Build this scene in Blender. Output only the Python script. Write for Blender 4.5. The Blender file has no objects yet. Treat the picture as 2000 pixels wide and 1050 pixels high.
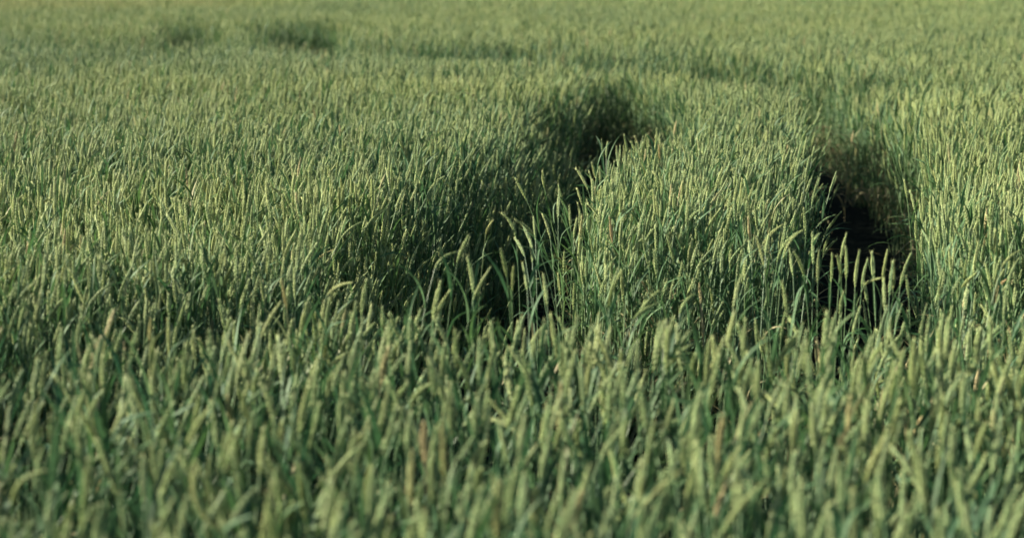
import bpy, math, random
import numpy as np
from mathutils import Vector, Matrix

random.seed(7)
rng = np.random.default_rng(11)
scene = bpy.context.scene
COL = scene.collection
R = math.radians

# ------------------------------------------------------------------ camera geometry
CAM_H, PITCH, LENS, SENSOR = 1.655, R(7.78), 85.0, 36.0
FPX = 2000.0 * LENS / SENSOR                 # focal length in photo pixels (2000 x 1050)
TOP = 0.785                                   # height of the crop's surface
CP, SP = math.cos(PITCH), math.sin(PITCH)

def ray(px, py):
    x = (px - 1000.0) / FPX; v = -(py - 525.0) / FPX
    return Vector((x, CP + v * SP, -SP + v * CP))

def at_height(px, py, z):
    d = ray(px, py); t = (z - CAM_H) / d.z
    return Vector((d.x * t, d.y * t, z))

def at_dist(px, py, y):
    d = ray(px, py); t = y / d.y
    return Vector((d.x * t, y, CAM_H + d.z * t))

def project(x, y, z):
    """photo pixel of world points (arrays)"""
    dz = z - CAM_H
    fw = y * CP - dz * SP
    up = y * SP + dz * CP
    return 1000 + FPX * x / fw, 525 - FPX * up / fw, fw

# ------------------------------------------------------------------ materials
def mat(name):
    m = bpy.data.materials.new(name); m.use_nodes = True
    nt = m.node_tree; nt.nodes.clear()
    return m, nt, nt.nodes, nt.links

def N(nodes, t, **kw):
    n = nodes.new(t)
    for k, v in kw.items(): setattr(n, k, v)
    return n

def mix(nt, a, b, fac):
    n = nt.nodes.new('ShaderNodeMix'); n.data_type = 'RGBA'
    for sock, v in ((n.inputs[0], fac), (n.inputs[6], a), (n.inputs[7], b)):
        if isinstance(v, bpy.types.NodeSocket): nt.links.new(v, sock)
        elif isinstance(v, (tuple, list)): sock.default_value = (*v, 1)
        else: sock.default_value = v
    return n.outputs[2]

def inst(nt, name):
    n = nt.nodes.new('ShaderNodeAttribute'); n.attribute_type = 'INSTANCER'; n.attribute_name = name
    return n.outputs['Fac']

def geo(nt, name):
    n = nt.nodes.new('ShaderNodeAttribute'); n.attribute_type = 'GEOMETRY'; n.attribute_name = name
    return n.outputs['Fac']

def plant_mat(name, green, yellow, dry, tip=None, tipf=0.0, rough=0.5, spec=0.4, transl=0.0, mottling=0.35, selfdry=False):
    m, nt, nd, lk = mat(name)
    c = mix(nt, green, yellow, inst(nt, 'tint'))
    if tip:
        mm = N(nd, 'ShaderNodeMath', operation='MULTIPLY'); lk.new(geo(nt, 'tipness'), mm.inputs[0]); mm.inputs[1].default_value = tipf
        c = mix(nt, c, tip, mm.outputs[0])
    no = N(nd, 'ShaderNodeTexNoise'); no.inputs['Scale'].default_value = 90; no.inputs['Detail'].default_value = 3
    tc = N(nd, 'ShaderNodeTexCoord'); lk.new(tc.outputs['Object'], no.inputs['Vector'])
    mr = N(nd, 'ShaderNodeMapRange'); lk.new(no.outputs['Fac'], mr.inputs[0]); mr.inputs[1].default_value = .3; mr.inputs[2].default_value = .7
    mr.inputs[3].default_value = 1 - mottling; mr.inputs[4].default_value = 1 + mottling * .6
    dr = inst(nt, 'dry')
    if selfdry:
        mx = N(nd, 'ShaderNodeMath', operation='MAXIMUM'); lk.new(dr, mx.inputs[0]); lk.new(geo(nt, 'withered'), mx.inputs[1]); dr = mx.outputs[0]
    c = mix(nt, c, dry, dr)
    vm = N(nd, 'ShaderNodeVectorMath', operation='SCALE'); lk.new(c, vm.inputs[0]); lk.new(mr.outputs[0], vm.inputs['Scale'])
    c = vm.outputs[0]
    p = N(nd, 'ShaderNodeBsdfPrincipled'); lk.new(c, p.inputs['Base Color'])
    p.inputs['Roughness'].default_value = rough; p.inputs['Specular IOR Level'].default_value = spec
    out = N(nd, 'ShaderNodeOutputMaterial')
    if transl:
        t = N(nd, 'ShaderNodeBsdfTranslucent'); lk.new(c, t.inputs['Color'])
        ms = N(nd, 'ShaderNodeMixShader'); ms.inputs[0].default_value = transl
        lk.new(p.outputs[0], ms.inputs[1]); lk.new(t.outputs[0], ms.inputs[2]); lk.new(ms.outputs[0], out.inputs[0])
    else:
        lk.new(p.outputs[0], out.inputs[0])
    return m

M_EAR = plant_mat('wheat_ear_green', (.054, .145, .056), (.212, .272, .076), (.46, .36, .19), tip=(.55, .58, .26), tipf=.6, rough=.55, spec=.3, transl=.18)
M_STEM = plant_mat('wheat_stem_green', (.085, .16, .075), (.13, .19, .072), (.27, .22, .12), rough=.45, spec=.4, selfdry=True)
M_LEAF = plant_mat('wheat_leaf_green', (.028, .080, .036), (.064, .126, .035), (.21, .18, .095), rough=.62, spec=.2, transl=.28, selfdry=True)

def soil_mat():
    m, nt, nd, lk = mat('dark_soil')
    tc = N(nd, 'ShaderNodeTexCoord')
    n1 = N(nd, 'ShaderNodeTexNoise'); n1.inputs['Scale'].default_value = 14; n1.inputs['Detail'].default_value = 8
    lk.new(tc.outputs['Object'], n1.inputs['Vector'])
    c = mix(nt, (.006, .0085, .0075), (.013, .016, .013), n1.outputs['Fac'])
    p = N(nd, 'ShaderNodeBsdfPrincipled'); lk.new(c, p.inputs['Base Color']); p.inputs['Roughness'].default_value = 1; p.inputs['Specular IOR Level'].default_value = 0
    b = N(nd, 'ShaderNodeBump'); b.inputs['Strength'].default_value = .8; b.inputs['Distance'].default_value = .03
    lk.new(n1.outputs['Fac'], b.inputs['Height']); lk.new(b.outputs[0], p.inputs['Normal'])
    out = N(nd, 'ShaderNodeOutputMaterial'); lk.new(p.outputs[0], out.inputs[0])
    return m

def far_crop_mat():
    m, nt, nd, lk = mat('far_crop_green')
    tc = N(nd, 'ShaderNodeTexCoord')
    n1 = N(nd, 'ShaderNodeTexNoise'); n1.inputs['Scale'].default_value = 9; n1.inputs['Detail'].default_value = 6
    lk.new(tc.outputs['Object'], n1.inputs['Vector'])
    c = mix(nt, (.05, .085, .035), (.20, .22, .085), n1.outputs['Fac'])
    p = N(nd, 'ShaderNodeBsdfPrincipled'); lk.new(c, p.inputs['Base Color']); p.inputs['Roughness'].default_value = .8
    out = N(nd, 'ShaderNodeOutputMaterial'); lk.new(p.outputs[0], out.inputs[0])
    return m

# ------------------------------------------------------------------ plant pieces
class Geo:
    """vertices, faces, material index and two float attributes of one piece of plant"""
    def __init__(s): s.v = []; s.f = []; s.m = []; s.tip = []; s.wit = []
    def add(s, vs, fs, m, tip=None, wit=0.0):
        o = len(s.v); s.v += [tuple(a) for a in vs]; s.f += [tuple(i + o for i in f) for f in fs]; s.m += [m] * len(fs)
        s.tip += list(tip) if tip is not None else [0.0] * len(vs); s.wit += [wit] * len(vs)
    def join(s, g): s.add(g.v, g.f, 0); s.m[-len(g.f):] = g.m; s.tip[-len(g.v):] = g.tip; s.wit[-len(g.v):] = g.wit
    def mesh(s, name, mats, single=None):
        me = bpy.data.meshes.new(name); me.from_pydata(s.v, [], s.f)
        for m in mats: me.materials.append(m)
        me.polygons.foreach_set('material_index', [0] * len(s.f) if single is not None else s.m)
        me.polygons.foreach_set('use_smooth', [True] * len(s.f))
        for nm, d in (('tipness', s.tip), ('withered', s.wit)):
            a = me.attributes.new(nm, 'FLOAT', 'POINT'); a.data.foreach_set('value', d)
        me.update(); return me

def frame(T, hint=Vector((0, 1, 0))):
    X = hint.cross(T)
    if X.length < 1e-3: X = Vector((1, 0, 0)).cross(T)
    X.normalize(); return X, T.cross(X).normalized()

def tube(g, pts, rad, sides, m, wit=0.0):
    n = len(pts); vs = []
    for i, p in enumerate(pts):
        T = (pts[min(i + 1, n - 1)] - pts[max(i - 1, 0)]).normalized(); X, Y = frame(T)
        r = rad[i] if isinstance(rad, (list, tuple)) else rad
        for k in range(sides):
            a = 2 * math.pi * k / sides; vs.append(p + X * (r * math.cos(a)) + Y * (r * math.sin(a)))
    fs = [(i * sides + k, i * sides + (k + 1) % sides, (i + 1) * sides + (k + 1) % sides, (i + 1) * sides + k) for i in range(n - 1) for k in range(sides)]
    g.add(vs, fs, m, wit=wit)

def floret(g, o, T, X, L, w, awn, rnd):
    """one pointed husk: an ovoid drawn out into a tip along T"""
    Y = T.cross(X).normalized(); S = 5
    prof = ((.02, .45, .0), (.28, 1.0, .15), (.58, .86, .5), (.84, .40, .9))
    vs, tp = [], []
    for (t, r, c) in prof:
        for k in range(S):
            a = 2 * math.pi * k / S + rnd
            vs.append(o + T * (L * t) + X * (w * r * math.cos(a)) + Y * (w * .8 * r * math.sin(a))); tp.append(c)
    vs.append(o + T * (L + awn)); tp.append(1.0)
    fs = [(i * S + k, i * S + (k + 1) % S, (i + 1) * S + (k + 1) % S, (i + 1) * S + k) for i in range(len(prof) - 1) for k in range(S)]
    b = (len(prof) - 1) * S
    fs += [(b + k, b + (k + 1) % S, b + S) for k in range(S)]
    g.add(vs, fs, 0, tip=tp)

def polyline_at(pts, u):
    x = u * (len(pts) - 1); i = min(int(x), len(pts) - 2); f = x - i
    return pts[i].lerp(pts[i + 1], f), (pts[i + 1] - pts[i]).normalized()

def make_ear(pts, roll, rnd, fat=1.0):
    """an ear along the polyline PTS: two ranks of overlapping spikelets, each a fan of three husks"""
    g = Geo()
    L = sum((pts[i + 1] - pts[i]).length for i in range(len(pts) - 1))
    n = max(12, int(L / .0043)); k_ = fat
    tube(g, pts, .0016, 4, 0)
    for i in range(n):
        u = .01 + .93 * i / (n - 1)
        p, T = polyline_at(pts, u); X, Y = frame(T)
        a = roll + (u - .5) * .5
        X, Y = X * math.cos(a) + Y * math.sin(a), Y * math.cos(a) - X * math.sin(a)
        s = 1 if i % 2 else -1
        env = min(1.0, .55 + 2.6 * u) * min(1.0, .34 + 1.5 * (1 - u)) * rnd.uniform(.9, 1.08) * k_
        awn = (.006 + .012 * rnd.random()) if u > .8 else .0015 + .003 * rnd.random()
        for q in (-1, 0, 1):
            d = (T + X * (s * (.27 - .08 * abs(q)) * rnd.uniform(.85, 1.15)) + Y * (q * .22)).normalized()
            o = p + X * (s * (.0016 if q else .0022) * env) + Y * (q * .0017 * env)
            floret(g, o, d, X, .0118 * env * (1 if q else 1.1), .0021 * env, awn * (1 if q == 0 else .5), rnd.random() * 6)
    p, T = polyline_at(pts, 1.0); X, Y = frame(T)
    for q in (-1, 1): floret(g, p - T * .006, (T + X * .12 * q).normalized(), X, .011 * k_, .0022 * k_, .006 * rnd.random(), 0)
    return g

def make_leaf(o, T0, az, length, width, open_, droop, twist, rnd, wit=0.0, nseg=9):
    """a strap blade leaving the stem at O, arching over by DROOP and folded along its midrib"""
    g = Geo(); H = Vector((math.cos(az), math.sin(az), 0)); side0 = Vector((-math.sin(az), math.cos(az), 0))
    p = o.copy(); vs = []; seg = length / nseg; kink = rnd.choice((0, 0, rnd.uniform(.35, .7)))
    wob = rnd.uniform(-.5, .5)
    for i in range(nseg + 1):
        t = i / nseg
        th = open_ + droop * (t ** 1.5 if not kink else (.25 * t + .75 / (1 + math.exp(-(t - kink) * 22))))
        d = Vector((0, 0, 1)) * math.cos(th) + H * math.sin(th) + side0 * (wob * .5 * t); d.normalize()
        nrm = side0.cross(d).normalized(); tw = twist * t
        side = side0 * math.cos(tw) + nrm * math.sin(tw)
        w = width * (min(1, .45 + 2.5 * t)) * max(0.02, (1 - t ** 2.6)) * .5
        up = side.cross(d).normalized() * (-w * .35)
        vs += [p - side * w + up, p.copy(), p + side * w + up]
        p = p + d * seg
    fs = []
    for i in range(nseg):
        b = 3 * i; fs += [(b, b + 1, b + 4, b + 3), (b + 1, b + 2, b + 5, b + 4)]
    g.add(vs, fs, 2, wit=wit); return g

def bend_curve(H, ear, lean, nod, n1=9, n2=8, x0=None):
    """a stalk in the XZ plane: stem points, ear points"""
    Ls = H - ear; p = Vector((0, 0, 0)); stem = [p.copy()]
    for i in range(n1):
        s = (i + .5) / n1; th = lean * s + nod * .45 * max(0, (s - .72) / .28) ** 2
        p = p + Vector((math.sin(th), 0, math.cos(th))) * (Ls / n1); stem.append(p.copy())
    e = [p.copy()]
    for i in range(n2):
        s = (i + .5) / n2; th = lean + nod * (.45 + .55 * s)
        p = p + Vector((math.sin(th), 0, math.cos(th))) * (ear / n2); e.append(p.copy())
    return stem, e

def make_plant(rnd, H=.80, ear=.09, lean=.05, nod=.15, leaves=4, ls=1.0, fat=1.0, curves=None):
    """{'ear': Geo, 'stem': Geo, 'leaf': [Geo]}"""
    stem, e = curves or bend_curve(H, ear, lean, nod)
    out = {'leaf': []}
    out['ear'] = make_ear(e, rnd.uniform(0, 6.28), rnd, fat)
    g = Geo(); n = len(stem)
    tube(g, stem, [.0018 - .0007 * i / (n - 1) for i in range(n)], 5, 1); out['stem'] = g
    az = rnd.uniform(0, 6.28)
    for k in range(leaves):
        u = (.86, .64, .42, .24)[k] + rnd.uniform(-.05, .05)
        o, T = polyline_at(stem, u); az += math.pi + rnd.uniform(-.7, .7)
        wit = 0.0
        if k >= 2: wit = rnd.choice((0, 0, .3, .8)) if k == 2 else rnd.choice((.0, .2, .5, .9))
        if k == 1 and rnd.random() < .18: wit = rnd.uniform(.5, 1)
        droop = rnd.uniform(.3, 1.4) if k == 0 else rnd.uniform(1.0, 2.6)
        out['leaf'].append(make_leaf(o, T, az, ls * (rnd.uniform(.13, .21) if k == 0 else rnd.uniform(.16, .26)), rnd.uniform(.008, .0128), rnd.uniform(.08, .32) if k == 0 else rnd.uniform(.15, .5), droop, rnd.uniform(-1.6, 1.6), rnd, wit))
    return out

def join_plant(parts):
    g = Geo(); g.join(parts['ear']) if parts['ear'] else None; g.join(parts['stem'])
    for l in parts['leaf']: g.join(l)
    return g

ALL = [M_EAR, M_STEM, M_LEAF]
# the kinds of stalk the crop is made of
rv = random.Random(3)
VARS = []
for i in range(28):
    nod = (.05, .12, .2, .3, .15, .42, .6)[i % 7] * rv.uniform(.8, 1.25)
    if i in (6, 20): nod = 1.05
    VARS.append(make_plant(rv, H=.80, ear=rv.uniform(.056, .1), lean=rv.uniform(.0, .13), nod=nod, leaves=4, fat=rv.uniform(.7, .98)))
N_EAR = len(VARS)
for i in range(5):                            # short late stalks that stand in the wheel tracks
    VARS.append(make_plant(rv, H=rv.uniform(.46, .6), ear=rv.uniform(.06, .08), lean=rv.uniform(.1, .4), nod=rv.uniform(.2, .6), leaves=4, fat=.95))
N_SHORT = len(VARS)
for i in range(7):                            # shoots that carry leaves but no ear yet
    P = make_plant(rv, H=rv.uniform(.70, .78), ear=.02, lean=rv.uniform(0, .15), nod=.1, leaves=4)
    o, T = polyline_at([Vector(v) for v in P['stem'].v[::5]], .97)
    P['leaf'].append(make_leaf(o, T, rv.uniform(0, 6.28), rv.uniform(.13, .2), rv.uniform(.009, .013), .08, rv.uniform(.2, 1.6), rv.uniform(-2, 2), rv))
    P['leaf'].append(make_leaf(o, T, rv.uniform(0, 6.28), rv.uniform(.08, .14), rv.uniform(.008, .011), .2, rv.uniform(.2, 1.2), rv.uniform(-2, 2), rv))
    P['ear'] = None; VARS.append(P)

# ------------------------------------------------------------------ where the crop stands: the wheel tracks left bare
def plane(poly): return np.array([at_height(x, y, TOP)[:2] for x, y in poly])

def inside(px, py, poly):
    r = np.zeros(len(px), bool); j = len(poly) - 1
    for i in range(len(poly)):
        xi, yi = poly[i]; xj, yj = poly[j]
        c = ((yi > py) != (yj > py)) & (px < (xj - xi) * (py - yi) / (yj - yi + 1e-12) + xi)
        r ^= c; j = i
    return r

def px_per_m(y): return (y + 120.0) / (CAM_H - TOP)
# crop edges in the picture: the heads along the near-side edges nod into the tracks, so those edges stand back by M metres
def back(pts, m): return [(x - m * px_per_m(y), y) for x, y in pts]
LEFT_EDGE = back([(1160, 122), (1158, 170), (1148, 225), (1126, 262), (1072, 290), (1005, 312), (935, 342), (875, 384), (840, 430), (828, 480), (845, 530)], .11)
FRONT_RIM = [(870, 545), (960, 562), (1060, 570), (1200, 575), (1350, 584), (1500, 592), (1700, 596), (1850, 590), (2000, 576), (2200, 570)]
OUTER_EDGE = [(2200, 436), (2000, 442), (1880, 446), (1810, 436), (1796, 418), (1806, 385), (1816, 335), (1812, 285), (1784, 238), (1735, 192), (1668, 152), (1600, 120)]
BLOCK_FAR = back([(1566, 132), (1590, 164), (1612, 205), (1626, 250), (1632, 300), (1622, 350), (1612, 395), (1596, 425)], .12)
BLOCK_FRONT = [(1480, 432), (1350, 432), (1200, 432), (1110, 428), (1074, 415), (1100, 376), (1142, 334), (1190, 302), (1240, 272), (1290, 244), (1338, 212), (1330, 176), (1290, 146), (1225, 126)]
TRACK_A = plane(LEFT_EDGE + FRONT_RIM + OUTER_EDGE + BLOCK_FAR + BLOCK_FRONT)
HOLES = [plane([(296, 40), (345, 36), (400, 42), (404, 66), (368, 66), (330, 54)]),
         plane([(480, 44), (560, 36), (634, 40), (644, 72), (580, 72), (520, 58)]),
         plane([(1590, 153), (1540, 138), (1470, 126), (1400, 119), (1300, 112), (1150, 106), (1000, 97), (850, 90), (700, 83), (640, 74), (640, 66), (720, 75), (860, 82), (1000, 89), (1150, 97), (1300, 103), (1400, 109), (1480, 116), (1545, 127), (1600, 143)])]

def vnoise(x, y, s, seed):
    """smooth value noise"""
    r = np.random.default_rng(seed).random((64, 64))
    x = x / s + 31.3; y = y / s + 17.7
    i = np.floor(x).astype(int); j = np.floor(y).astype(int); fx = x - i; fy = y - j
    fx = fx * fx * (3 - 2 * fx); fy = fy * fy * (3 - 2 * fy)
    g = lambda a, b: r[a % 64, b % 64]
    return (g(i, j) * (1 - fx) + g(i + 1, j) * fx) * (1 - fy) + (g(i, j + 1) * (1 - fx) + g(i + 1, j + 1) * fx) * fy

# jittered stands, thinner with distance
bands = [(2.3, 5.4, .070), (5.9, 11.0, .0405), (11.0, 18.0, .045), (18.0, 30.0, .058), (30.0, 46.0, .078), (46.0, 66.0, .11)]
xs, ys = [], []
for (y0, y1, sp) in bands:
    gy = np.arange(y0, y1, sp)
    for y in gy:
        w = .212 * y + .8 + .02 * y
        gx = np.arange(-w, w, sp); xs.append(gx + rng.uniform(-.5, .5, len(gx)) * sp * 1.15); ys.append(y + rng.uniform(-.5, .5, len(gx)) * sp * 1.15)
X = np.concatenate(xs); Y = np.concatenate(ys); n = len(X)
# ragged edges: test a slightly displaced point
jx = X + rng.normal(0, .018, n) + (vnoise(X, Y, .16, 1) - .5) * .10
jy = Y + (rng.normal(0, .035, n) + (vnoise(X, Y, .2, 2) - .5) * .22) * np.clip(Y / 6, .6, 2.0)
def dist_to(px, py, poly):
    d = np.full(len(px), 1e9)
    for i in range(len(poly)):
        a = poly[i]; b = poly[(i + 1) % len(poly)]; e = b - a
        t = (((px - a[0]) * e[0] + (py - a[1]) * e[1]) / (e @ e + 1e-12)).clip(0, 1)
        d = np.minimum(d, np.hypot(px - a[0] - t * e[0], py - a[1] - t * e[1]))
    return d
bare = inside(jx, jy, TRACK_A) | (dist_to(jx, jy, TRACK_A) < .025)
for h, mg in zip(HOLES, (.15, .13, .26)): bare |= inside(jx, jy, h) | (dist_to(jx, jy, h) < mg)
stray = bare & (rng.random(n) < .003)
cx, cy, _f = project(X, Y, np.full(n, TOP))
mouth = bare & (rng.random(n) < np.where(cx > 1720, .42, .36)) & (cy > np.where(cx > 1720, 452, 500)) & (cx > 1480)
stray |= bare & (cx > 1640) & (cy > 430) & (rng.random(n) < .07)
keep = ~bare | stray | mouth
# plants were knocked out along the near track's edge too
def along(x, y, pts):
    P = plane(pts); d = np.full(len(x), 1e9)
    for a, b in zip(P[:-1], P[1:]):
        e = b - a; t = (((x - a[0]) * e[0] + (y - a[1]) * e[1]) / (e @ e)).clip(0, 1)
        d = np.minimum(d, np.hypot(x - a[0] - t * e[0], y - a[1] - t * e[1]))
    return d
keep &= (rng.random(n) > .55 * (1 - along(X, Y, LEFT_EDGE[1:]) / .26).clip(0, 1)) | (Y < 6.2)
mouth &= ~stray
X, Y, stray, mouth = X[keep], Y[keep], stray[keep], mouth[keep]; n = len(X)

vid = rng.integers(0, N_EAR, n)
leafy = rng.random(n) < .09; vid[leafy] = rng.integers(N_SHORT, len(VARS), leafy.sum())
vid[stray] = rng.integers(N_EAR, N_SHORT, stray.sum())
bent = np.isin(vid, (6, 20)); sw = bent & (rng.random(n) < .3); vid[sw] = 0
# mostly upright, heads tending to nod away to the right
gust = vnoise(X, Y, 1.3, 31); swirl = (vnoise(X, Y, .8, 32) - .5) * 3.2
ang = swirl + rng.vonmises(.1, 1.0, n)
tilt = np.abs(rng.normal(0, .095, n)) * (.45 + 1.2 * gust) * np.where(Y < 5.4, 1.9, 1); taz = swirl * .8 + rng.vonmises(0.1, 1.0, n)
rx = -np.sin(taz) * tilt; ry = np.cos(taz) * tilt
scl = rng.normal(1.0, .065, n).clip(.8, 1.16) * np.where(Y < 5.4, 1.22, 1)
far_line = plane([(150, 72), (400, 78), (640, 80), (760, 84), (900, 92), (1050, 98), (1200, 104), (1330, 110), (1430, 117), (1520, 132), (1580, 150)])
def in_front(x, y):
    """how far (m) a point lies on the camera's side of the far wheel track, big where it lies beyond"""
    d = np.full(len(x), 1e9)
    for a, b in zip(far_line[:-1], far_line[1:]):
        e = b - a; t = (((x - a[0]) * e[0] + (y - a[1]) * e[1]) / (e @ e)).clip(0, 1)
        qx, qy = a[0] + t * e[0], a[1] + t * e[1]; dd = np.hypot(x - qx, y - qy)
        d = np.where((y < qy + .05) & (dd < d), dd, d)
    return d
worn = .19 * np.exp(-(in_front(X, Y) / .9) ** 2)            # the crop is shorter along the wheel tracks' near side
for hx, hy in ((378, 66), (605, 72)):
    hp = at_height(hx, hy, TOP); worn = np.maximum(worn, .17 * np.exp(-((X - hp.x) / .55) ** 2 - (np.minimum(0, Y - hp.y) / 1.3) ** 2) * (Y < hp.y + .2))
# the crop steps down where it was brushed along the near track and at the block's front
worn = np.maximum(worn, .34 * (1 - along(X, Y, LEFT_EDGE[1:]) / .27).clip(0, 1) ** .4)
worn = np.maximum(worn, .20 * (1 - along(X, Y, BLOCK_FRONT[:5]) / .40).clip(0, 1) ** 1.3)
worn = np.maximum(worn, .08 * (1 - along(X, Y, BLOCK_FAR[3:]) / .30).clip(0, 1) ** 1.3)
worn = np.where(stray | (Y < 6.2), 0, worn)
# the track's trampled end runs on behind the front rows as a shallow dip
DIP = [(850, 520), (700, 512), (540, 522), (380, 545), (220, 590), (60, 630), (-150, 660)]
worn = np.maximum(worn, .09 * (1 - along(X, Y, FRONT_RIM[:4]) / .5).clip(0, 1) ** .5)
worn = np.maximum(worn, .15 * (1 - (along(X, Y, DIP) / .42) ** 2).clip(0, 1))
low = -worn + (vnoise(X, Y, .9, 5) - .5) * .08 + (vnoise(X, Y, .24, 6) - .5) * .07
edge = dist_to(X, Y, TRACK_A); low = np.where(edge < .35, np.minimum(low, -.01), low)     # even edges along the tracks
sink = (np.abs(rng.normal(0, .035, n)) + .012 - low).clip(0, .42)
rim = along(X, Y, FRONT_RIM); late = (rng.random(n) < .22) & ~((Y < 6.2) & (rim < .8))
sink += np.where(Y < 5.4, np.abs(rng.normal(0, .06, n)), 0)
sink = np.where(mouth, rng.uniform(.06, .36, n), sink)
sink = np.where(late, sink + rng.uniform(.05, .26, n), sink)
tip_z = .80 * scl * .985 - sink
sink += np.maximum(0, tip_z - .80)
bx, by, _f = project(X, Y, np.full(n, TOP))
ss = lambda v, a, b: ((v - a) / (b - a)).clip(0, 1)
deep = np.exp(-((by - 98 - 12 * (vnoise(X, Y, 1.5, 21) - .5)) / 26) ** 2) * (1 - ss(bx, 450, 900)) * .9     # a strip of the crop tinted a bluer green
far_yellow = (1 - ss(by + .018 * bx, 6, 20)) * (1 - ss(bx, 420, 640))                                             # a strip far off tinted yellower and paler
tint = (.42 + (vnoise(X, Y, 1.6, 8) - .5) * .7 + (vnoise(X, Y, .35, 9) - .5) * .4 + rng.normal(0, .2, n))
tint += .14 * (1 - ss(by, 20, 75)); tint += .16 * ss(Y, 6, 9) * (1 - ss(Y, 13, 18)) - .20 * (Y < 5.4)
tint = (tint * (1 - .8 * deep) + .9 * far_yellow).clip(0, 1)
dry = np.where(rng.random(n) < .013, rng.uniform(.3, .8, n), np.clip(rng.normal(.03, .05, n), 0, 1))
dry = np.maximum(dry, far_yellow * .22)
dry[stray] = rng.choice([.0, .15, .8], stray.sum())

# the three hundred that show largest become things of their own
pxs, pys, fws = project(X, Y, .78 * scl - sink)
seen = (pxs > 5) & (pxs < 1995) & (pys < 1046) & ~stray & (vid < N_EAR)
order = np.argsort(np.where(seen, fws, 1e9))

def set_attr(me, name, kind, data):
    a = me.attributes.new(name, kind, 'POINT')
    a.data.foreach_set('vector' if kind == 'FLOAT_VECTOR' else 'value', np.ascontiguousarray(data).ravel())

# ------------------------------------------------------------------ things: single wheat plants
def thing(name, label, cat, group, loc, rot=None):
    o = bpy.data.objects.new(name, None); COL.objects.link(o); o.empty_display_size = .05
    o.location = loc
    if rot is not None: o.rotation_euler = rot
    o['label'] = label; o['category'] = cat; o['group'] = group
    return o

def child(name, me, parent, tint, dry):
    o = bpy.data.objects.new(name, me); COL.objects.link(o); o.parent = parent
    o['tint'] = float(tint); o['dry'] = float(dry)
    return o

used_labels = {}
def unique(label):
    k = used_labels.get(label, 0); used_labels[label] = k + 1
    return label

HERO = []
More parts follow.
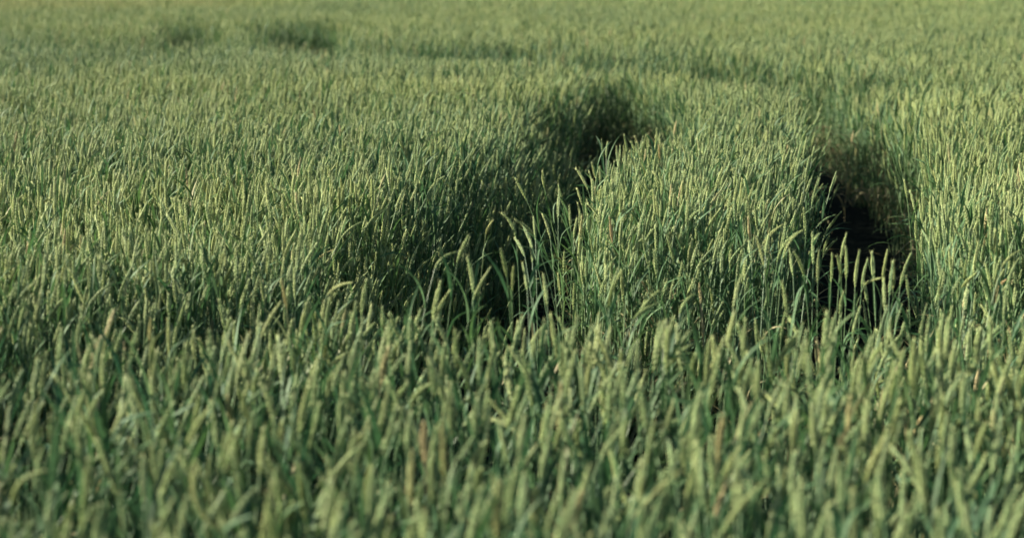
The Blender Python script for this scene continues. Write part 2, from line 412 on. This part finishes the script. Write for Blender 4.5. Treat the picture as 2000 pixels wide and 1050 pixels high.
# EARS IN THE PHOTO THAT ONE CAN TELL APART: tip pixel, foot-of-ear pixel, distance, tint, dry, bow, label
exec_heroes = [
    # the stalks standing alone in the dark mouth of the near track
    (963, 426, 949, 457, 5.75, .7, .25, .1, 'short yellow tipped wheat ear standing alone in the dark mouth of the near track'),
    (982, 417, 1008, 467, 5.7, .35, 0, .25, 'long green wheat ear bowed over the dark mouth of the near track'),
    (1008, 427, 1042, 457, 5.65, .4, .05, .1, 'thin wheat ear lying slantwise toward the single upright ear in the near track'),
    (1042, 428, 1046, 468, 5.65, .55, 0, .03, 'upright pale ear crossed by a slanting ear in the near track'),
    (1060, 422, 1075, 466, 5.75, .6, .1, .1, 'yellowish ear tilting at the edge of the near track beside the middle block'),
    (1006, 470, 1025, 500, 5.5, .3, 0, .1, 'dull green ear drooping low among the stray stalks of the near track'),
    (1036, 472, 1040, 512, 5.5, .5, 0, .05, 'small green ear below the stray upright ear of the near track'),
    (1190, 424, 1196, 472, 6.0, .6, 1.0, .02, 'orange brown dead ear standing on the front edge of the middle block'),
    (1285, 281, 1289, 311, 7.9, .8, .75, .02, 'pinkish cream ear standing out of the middle block beside the near track'),
    # foreground row against the dark
    (915, 459, 893, 512, 4.9, .55, 0, .05, 'tall soft ear tilting over the dark near track, taller than its row'),
    (891, 496, 849, 525, 4.95, .6, .05, .35, 'ear bent over into a level arch beside the tall tilting ear'),
    (913, 503, 924, 571, 4.75, .45, 0, .08, 'slim green ear rising straight into the dark, beside a slanting ear'),
    (957, 523, 924, 585, 4.7, .65, .05, .05, 'thick yellow green ear slanting across the dark end of the near track'),
    (978, 484, 990, 540, 4.8, .5, 0, .04, 'tallest blurred ear standing in front of the stray stalks'),
    (1003, 516, 1001, 566, 4.8, .55, .1, .03, 'fat pale ear just behind the tallest blurred ear'),
    (1021, 519, 1030, 566, 4.85, .45, 0, .06, 'green ear leaning back beside the fat pale ear in front of the dark track'),
    (1062, 540, 1069, 596, 4.7, .6, 0, .03, 'broad twin looking ear on the front crop below the middle block'),
    (1198, 545, 1190, 598, 4.7, .6, 0, .05, 'upright pale ear on the rim of the front crop below the orange dead ear'),
    (1208, 528, 1192, 580, 4.8, .4, 0, .05, 'taller dark green ear behind the upright pale ear on the rim of the front crop'),
    (1288, 570, 1248, 612, 4.65, .7, 0, .1, 'long ear stretched out slantwise over the front rim of the gap'),
    (1285, 598, 1238, 622, 4.6, .65, 0, .12, 'nearly level ear pointing under the long slantwise ear'),
    # clump of sharp ears standing in the gap before the far track
    (1526, 437, 1490, 477, 5.85, .75, .1, .15, 'bright bowed ear with cream husks at the near corner of the middle block'),
    (1571, 448, 1530, 505, 5.5, .8, .05, .32, 'brightest arching ear with cream beads, in front of the far track'),
    (1556, 449, 1518, 512, 5.6, .4, 0, .25, 'grey green ear arching behind the brightest arching ear'),
    (1589, 456, 1588, 515, 5.5, .4, 0, .03, 'slender straight ear with a needle tip before the far track'),
    (1606, 461, 1586, 482, 5.55, .5, 0, .1, 'small ear branching off behind the slender needle tipped ear'),
    (1600, 490, 1597, 552, 5.3, .35, .12, .02, 'pale beaded ear standing upright beside the slender needle tipped ear'),
    (1549, 490, 1571, 540, 5.25, .5, 0, .12, 'blunt ear leaning in from the corner under the brightest arching ear'),
    (1545, 490, 1549, 538, 5.35, .45, 0, .03, 'short upright ear touching the blunt leaning ear'),
    (1478, 463, 1492, 518, 5.3, .6, .15, .05, 'ear with a cream tip leaning out at the front corner of the middle block'),
    (1506, 465, 1495, 498, 5.5, .4, 0, .05, 'thin pale ear beside the cream tipped ear at the corner'),
    (1624, 495, 1623, 552, 5.25, .5, 0, .04, 'upright ear in front of the tall ear pair in the dark track'),
    (1632, 497, 1643, 545, 5.25, .45, 0, .08, 'dark leaning ear right behind the upright ear before the tall pair'),
    (1653, 457, 1642, 510, 5.4, .55, .05, .05, 'tallest of the pair of ears standing against the black far track'),
    (1652, 483, 1653, 545, 5.3, .6, 0, .04, 'smooth yellow green ear in front of the tallest ear against the black track'),
    (1680, 491, 1670, 560, 5.2, .65, .05, .05, 'thick knobbly ear standing free against the black far track'),
    (1695, 507, 1683, 560, 5.3, .35, 0, .06, 'thin dark green ear leaning beside the thick knobbly ear'),
    (1714, 536, 1688, 556, 5.25, .7, .1, .2, 'pale ear bent far over among the stray stalks in the gap'),
    (1731, 487, 1724, 550, 5.25, .75, .1, .04, 'pale golden smooth ear standing tall at the edge of the gap'),
    (1742, 508, 1744, 565, 5.2, .55, .1, .04, 'yellowish ear leaning against the pale golden ear'),
    (1782, 496, 1758, 560, 5.15, .55, 0, .08, 'long tapering ear tilting away from the pale golden ear into the gap'),
    (1841, 526, 1833, 585, 5.05, .5, 0, .05, 'blunt hooked ear with a dry tip in the gap before the outer crop'),
    (1854, 488, 1859, 538, 5.4, .5, .1, .03, 'broad flat ear, duller of the touching pair before the outer crop'),
    (1868, 490, 1861, 535, 5.4, .8, .1, .03, 'golden rimmed ear, brighter of the touching pair before the outer crop'),
    (1880, 504, 1882, 545, 5.35, .5, 0, .03, 'small plump green ear beside the touching pair before the outer crop'),
    (1915, 474, 1902, 540, 5.35, .8, .05, .06, 'tall bright ear under a bent white leaf in front of the outer crop'),
    (1898, 528, 1878, 562, 5.2, .6, .05, .1, 'ear slanting low beneath the tall bright ear by the outer crop'),
    (1926, 516, 1937, 570, 5.2, .5, 0, .05, 'green ear leaning in front of the dead ear by the outer crop'),
    (1953, 504, 1942, 560, 5.2, .55, 0, .05, 'dark ear crossing behind the leaning ear by the outer crop'),
    (1955, 538, 1951, 560, 5.3, .7, 1.0, .05, 'small dead straw coloured ear at the foot of the outer crop'),
    (1999, 492, 1956, 523, 5.0, .75, .1, .2, 'thick bright ear arching out of the picture beside the outer crop'),
    (1995, 508, 1968, 555, 5.0, .4, 0, .1, 'grey green ear under the thick arching ear at the edge of the picture'),
    # sharp and soft single ears in the front crop
    (1450, 540, 1432, 600, 4.75, .5, .1, .04, 'grey brown blurred ear rising above the front rim below the middle block'),
    (1360, 580, 1328, 612, 4.75, .55, 0, .3, 'ear curled over like a hook at the front rim of the gap'),
    (553, 545, 560, 600, 4.6, .7, .6, .02, 'orange tinged blurred ear at the back of the front crop, far from the tracks'),
    (217, 612, 205, 665, 4.4, .7, .65, .05, 'peach coloured blurred ear in the front crop, nearest the edge of the picture'),
    (301, 616, 292, 668, 4.35, .9, .45, .03, 'cream yellow blurred ear between the peach ear and the pale upright ear'),
    (327, 622, 330, 690, 4.3, .85, .1, .02, 'straight pale yellow blurred ear beside the cream yellow ear'),
    (548, 590, 510, 660, 4.45, .85, .1, .08, 'bright blurred ear slanting across the middle of the front crop'),
    (690, 548, 640, 575, 4.7, .8, .15, .25, 'pale arching ear at the back of the front crop'),
    (96, 912, 22, 990, 2.95, .7, .05, .45, 'large hooked ear bent toward the side at the bottom corner'),
    (384, 898, 430, 1035, 2.9, .75, .2, -.45, 'large pale ear curving like a sickle at the bottom edge'),
    (862, 820, 868, 935, 3.1, .9, .35, .03, 'golden blurred ear standing upright in the front rows'),
    (806, 880, 800, 985, 2.95, .9, .35, .03, 'mustard yellow ear below the golden upright ear'),
    (972, 935, 970, 1050, 2.85, .9, .3, .02, 'wide yellow ear at the very bottom below the golden ear'),
    (1410, 805, 1402, 900, 3.15, .8, .6, .04, 'pinkish tan blurred ear in the front rows'),
    (1725, 850, 1690, 940, 3.05, .85, .15, .08, 'light yellow ear tilting beside the pinkish tan ear'),
    (1660, 770, 1655, 850, 3.3, .8, .5, .04, 'amber tipped blurred ear above the light yellow tilting ear'),
    (1330, 925, 1240, 1010, 2.95, .75, .2, .12, 'large ear slanting broadly with a yellow edge near the bottom'),
    (1490, 935, 1410, 1040, 2.9, .6, .05, .1, 'large green ear leaning far over beside the broad yellow edged ear'),
]

def world_curves(tx, ty, bx, by, d, bow, rnd):
    """stem and ear polylines of a plant whose ear runs between two points of the picture at distance d"""
    tip = at_dist(tx, ty, d); foot = at_dist(bx, by, d)
    e0 = tip - foot; L = max(e0.length, .06)
    dy = rnd.uniform(-.35, .35) * L                       # some of the lean runs in depth
    if e0.length < .075: dy = math.copysign(math.sqrt(.082 ** 2 - e0.length ** 2), dy or 1)
    tip = tip + Vector((0, dy, 0)); e0 = tip - foot
    side = Vector((-e0.z, 0, e0.x)); side *= bow * (1 if e0.x >= 0 else -1)
    ear = []
    for i in range(9):
        t = i / 8; ear.append(foot.lerp(tip, t) + side * (t * (1 - t) * 1.6))
    T = (ear[1] - ear[0]).normalized(); T = (T + Vector((0, 0, .8))).normalized()
    gx = foot.x - T.x * .28 + rnd.uniform(-.03, .03); root = Vector((gx, foot.y - T.y * .2, 0))
    stem = []
    h = foot.z
    c = foot - T * (h * .45)
    for i in range(12):
        t = i / 11
        stem.append(root * (1 - t) ** 2 + c * (2 * t * (1 - t)) + foot * t ** 2)
    return root, stem, ear

hero_xy = []
def build_hero(k, h):
    tx, ty, bx, by, d, tint_, dry_, bow, label = h; d *= 1.30
    rnd = random.Random(100 + k)
    root, stem, ear = world_curves(tx, ty, bx, by, d, bow, rnd)
    hero_xy.append((ear[4].x, ear[4].y))
    loc = lambda pts: [p - root for p in pts]
    parts = make_plant(rnd, leaves=3, ls=.55 if d > 6.6 else .9, fat=rnd.uniform(.78, .9), curves=(loc(stem), loc(ear)))
    t = thing('wheat_plant', label, 'wheat', 'single wheat plants that stand out of the crop', root)
    child('stem', parts['stem'].mesh('stem', [M_STEM], 0), t, tint_ * .6, dry_ * .8)
    child('ear', parts['ear'].mesh('ear', [M_EAR], 0), t, tint_, dry_)
    for l in parts['leaf']: child('leaf', l.mesh('leaf', [M_LEAF], 0), t, tint_ * .6, dry_ * .6)

for k, h in enumerate(exec_heroes): build_hero(k, h)

n_front = 300 - len(exec_heroes)
front = order[:n_front]
part_mesh = {}
def part_meshes(v):
    if v not in part_mesh:
        P = VARS[v]
        part_mesh[v] = (P['stem'].mesh('stem', [M_STEM], 0), P['ear'].mesh('ear', [M_EAR], 0), [l.mesh('leaf', [M_LEAF], 0) for l in P['leaf'][:3]])
    return part_mesh[v]

def front_label(i):
    v = int(vid[i])
    c = 'tan tinged' if dry[i] > .3 else 'yellowish' if tint[i] > .62 else 'bluish green' if tint[i] < .22 else 'pale green' if tint[i] > .45 else 'mid green'
    # which way the ear leans in the picture
    s, co = math.sin(ang[i]), math.cos(ang[i])
    nod = NODS[v] * co + ry[i]
    lean = 'leaning far rightward' if nod > .35 else 'leaning rightward' if nod > .12 else 'leaning leftward' if nod < -.12 else 'standing upright'
    if nod < -.35: lean = 'leaning far leftward'
    row = 'at bottom edge' if pys[i] > 985 else 'above bottom edge' if pys[i] > 930 else 'behind lowest rows'
    pc = int(round(pxs[i] / 20))
    return f'blurred {c} ear {lean} {row}, {pc} percent across the picture'

NODS = []
for v in VARS:
    if not v['ear']: NODS.append(0); continue
    a, b = Vector(v['ear'].v[0]), Vector(v['ear'].v[-1]); d_ = b - a; NODS.append(math.atan2(d_.x, d_.z))

for i in front:
    st, ea, lv = part_meshes(int(vid[i]))
    t = thing('wheat_plant', unique(front_label(i)), 'wheat', 'blurred wheat plants in the front rows', (X[i], Y[i], -sink[i]), (rx[i], ry[i], ang[i]))
    t.scale = (scl[i],) * 3
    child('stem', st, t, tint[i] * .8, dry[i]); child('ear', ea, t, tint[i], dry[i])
    for l in lv: child('leaf', l, t, tint[i] * .8, dry[i])

# ------------------------------------------------------------------ the rest of the crop: one mass
rest = np.ones(n, bool); rest[front] = False
src = bpy.data.collections.new('wheat_kinds')
for i, P in enumerate(VARS):
    o = bpy.data.objects.new('wheat_kind_%02d' % i, join_plant(P).mesh('wheat_kind', ALL))
    o['kind'] = 'stuff'; src.objects.link(o)

me = bpy.data.meshes.new('wheat_crop')
m_ = int(rest.sum())
me.vertices.add(m_)
me.vertices.foreach_set('co', np.ascontiguousarray(np.stack([X[rest], Y[rest], -sink[rest]], 1), dtype=np.float32).ravel())
set_attr(me, 'rot', 'FLOAT_VECTOR', np.stack([rx[rest], ry[rest], ang[rest]], 1).astype(np.float32))
set_attr(me, 'size', 'FLOAT', scl[rest].astype(np.float32))
set_attr(me, 'which', 'INT', vid[rest].astype(np.int32))
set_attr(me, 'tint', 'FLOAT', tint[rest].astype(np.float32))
set_attr(me, 'dry', 'FLOAT', dry[rest].astype(np.float32))
for m in ALL: me.materials.append(m)
crop = bpy.data.objects.new('wheat_crop', me); COL.objects.link(crop)
crop['kind'] = 'stuff'; crop['category'] = 'wheat field'
crop['label'] = 'dense field of unripe green wheat cut by curving wheel tracks'

ng = bpy.data.node_groups.new('plant_the_crop', 'GeometryNodeTree')
ng.interface.new_socket('Geometry', in_out='INPUT', socket_type='NodeSocketGeometry')
ng.interface.new_socket('Geometry', in_out='OUTPUT', socket_type='NodeSocketGeometry')
gi = ng.nodes.new('NodeGroupInput'); go = ng.nodes.new('NodeGroupOutput')
ci = ng.nodes.new('GeometryNodeCollectionInfo'); ci.inputs['Collection'].default_value = src
ci.inputs['Separate Children'].default_value = True; ci.inputs['Reset Children'].default_value = True
ip = ng.nodes.new('GeometryNodeInstanceOnPoints')
def na(name, t):
    a = ng.nodes.new('GeometryNodeInputNamedAttribute'); a.data_type = t; a.inputs[0].default_value = name; return a.outputs['Attribute']
er = ng.nodes.new('FunctionNodeEulerToRotation'); L = ng.links.new
L(na('rot', 'FLOAT_VECTOR'), er.inputs[0]); L(er.outputs[0], ip.inputs['Rotation'])
L(gi.outputs[0], ip.inputs['Points']); L(ci.outputs[0], ip.inputs['Instance'])
ip.inputs['Pick Instance'].default_value = True
L(na('which', 'INT'), ip.inputs['Instance Index']); L(na('size', 'FLOAT'), ip.inputs['Scale'])
L(ip.outputs[0], go.inputs[0])
md = crop.modifiers.new('plants', 'NODES'); md.node_group = ng

# ------------------------------------------------------------------ ground and what lies beyond
def sheet(name, x0, x1, y0, y1, z, nx, ny, m, amp=0.0, seed=1):
    gx, gy = np.meshgrid(np.linspace(x0, x1, nx), np.linspace(y0, y1, ny))
    gz = z + (vnoise(gx.ravel(), gy.ravel(), .7, seed) - .5) * amp
    v = np.stack([gx.ravel(), gy.ravel(), gz], 1)
    f = [(j * nx + i, j * nx + i + 1, (j + 1) * nx + i + 1, (j + 1) * nx + i) for j in range(ny - 1) for i in range(nx - 1)]
    me = bpy.data.meshes.new(name); me.from_pydata(v.tolist(), [], f); me.materials.append(m)
    o = bpy.data.objects.new(name, me); COL.objects.link(o); return o
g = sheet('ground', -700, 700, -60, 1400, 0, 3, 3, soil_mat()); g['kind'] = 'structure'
fc = sheet('distant_crop', -400, 400, 65.5, 900, .70, 160, 160, far_crop_mat(), .05); fc['kind'] = 'stuff'
fc['label'] = 'far end of the wheat field reading as one green sheet'; fc['category'] = 'wheat field'

# ------------------------------------------------------------------ light
EL, AZ = R(21), R(-80)                       # sun elevation; azimuth from +Y, clockwise
sd = Vector((math.sin(AZ) * math.cos(EL), math.cos(AZ) * math.cos(EL), math.sin(EL)))
sl = bpy.data.lights.new('sun', 'SUN'); sl.energy = 5.0; sl.angle = R(.5); sl.color = (1, .925, .73)
so = bpy.data.objects.new('sun', sl); COL.objects.link(so); so.rotation_euler = sd.to_track_quat('Z', 'Y').to_euler(); so.location = (0, 0, 20)
w = bpy.data.worlds.new('World'); scene.world = w; w.use_nodes = True
nt = w.node_tree; bg = nt.nodes['Background']
sky = nt.nodes.new('ShaderNodeTexSky'); sky.sky_type = 'NISHITA'; sky.sun_disc = False
sky.sun_elevation = EL; sky.sun_rotation = AZ % (2 * math.pi)
nt.links.new(sky.outputs[0], bg.inputs[0]); bg.inputs[1].default_value = .052

# ------------------------------------------------------------------ camera
cd = bpy.data.cameras.new('camera'); cd.lens = LENS; cd.sensor_width = SENSOR; cd.clip_end = 3000; cd.clip_start = .05
cd.dof.use_dof = True; cd.dof.focus_distance = 8.7; cd.dof.aperture_fstop = 3.7
co = bpy.data.objects.new('camera', cd); COL.objects.link(co); co.location = (0, 0, CAM_H); co.rotation_euler = (math.pi / 2 - PITCH, 0, 0)
scene.camera = co

scene.view_settings.view_transform = 'Standard'; scene.view_settings.look = 'None'
scene.view_settings.exposure = 2.08; scene.view_settings.gamma = 1
c = scene.cycles; c.use_denoising = True; c.denoiser = 'OPENIMAGEDENOISE'; c.denoising_prefilter = 'ACCURATE'; c.max_bounces = 6; c.diffuse_bounces = 2; c.glossy_bounces = 2; c.transmission_bounces = 3; c.transparent_max_bounces = 2
print('PLANTS', n, 'labels repeated', sum(1 for v in used_labels.values() if v > 1))
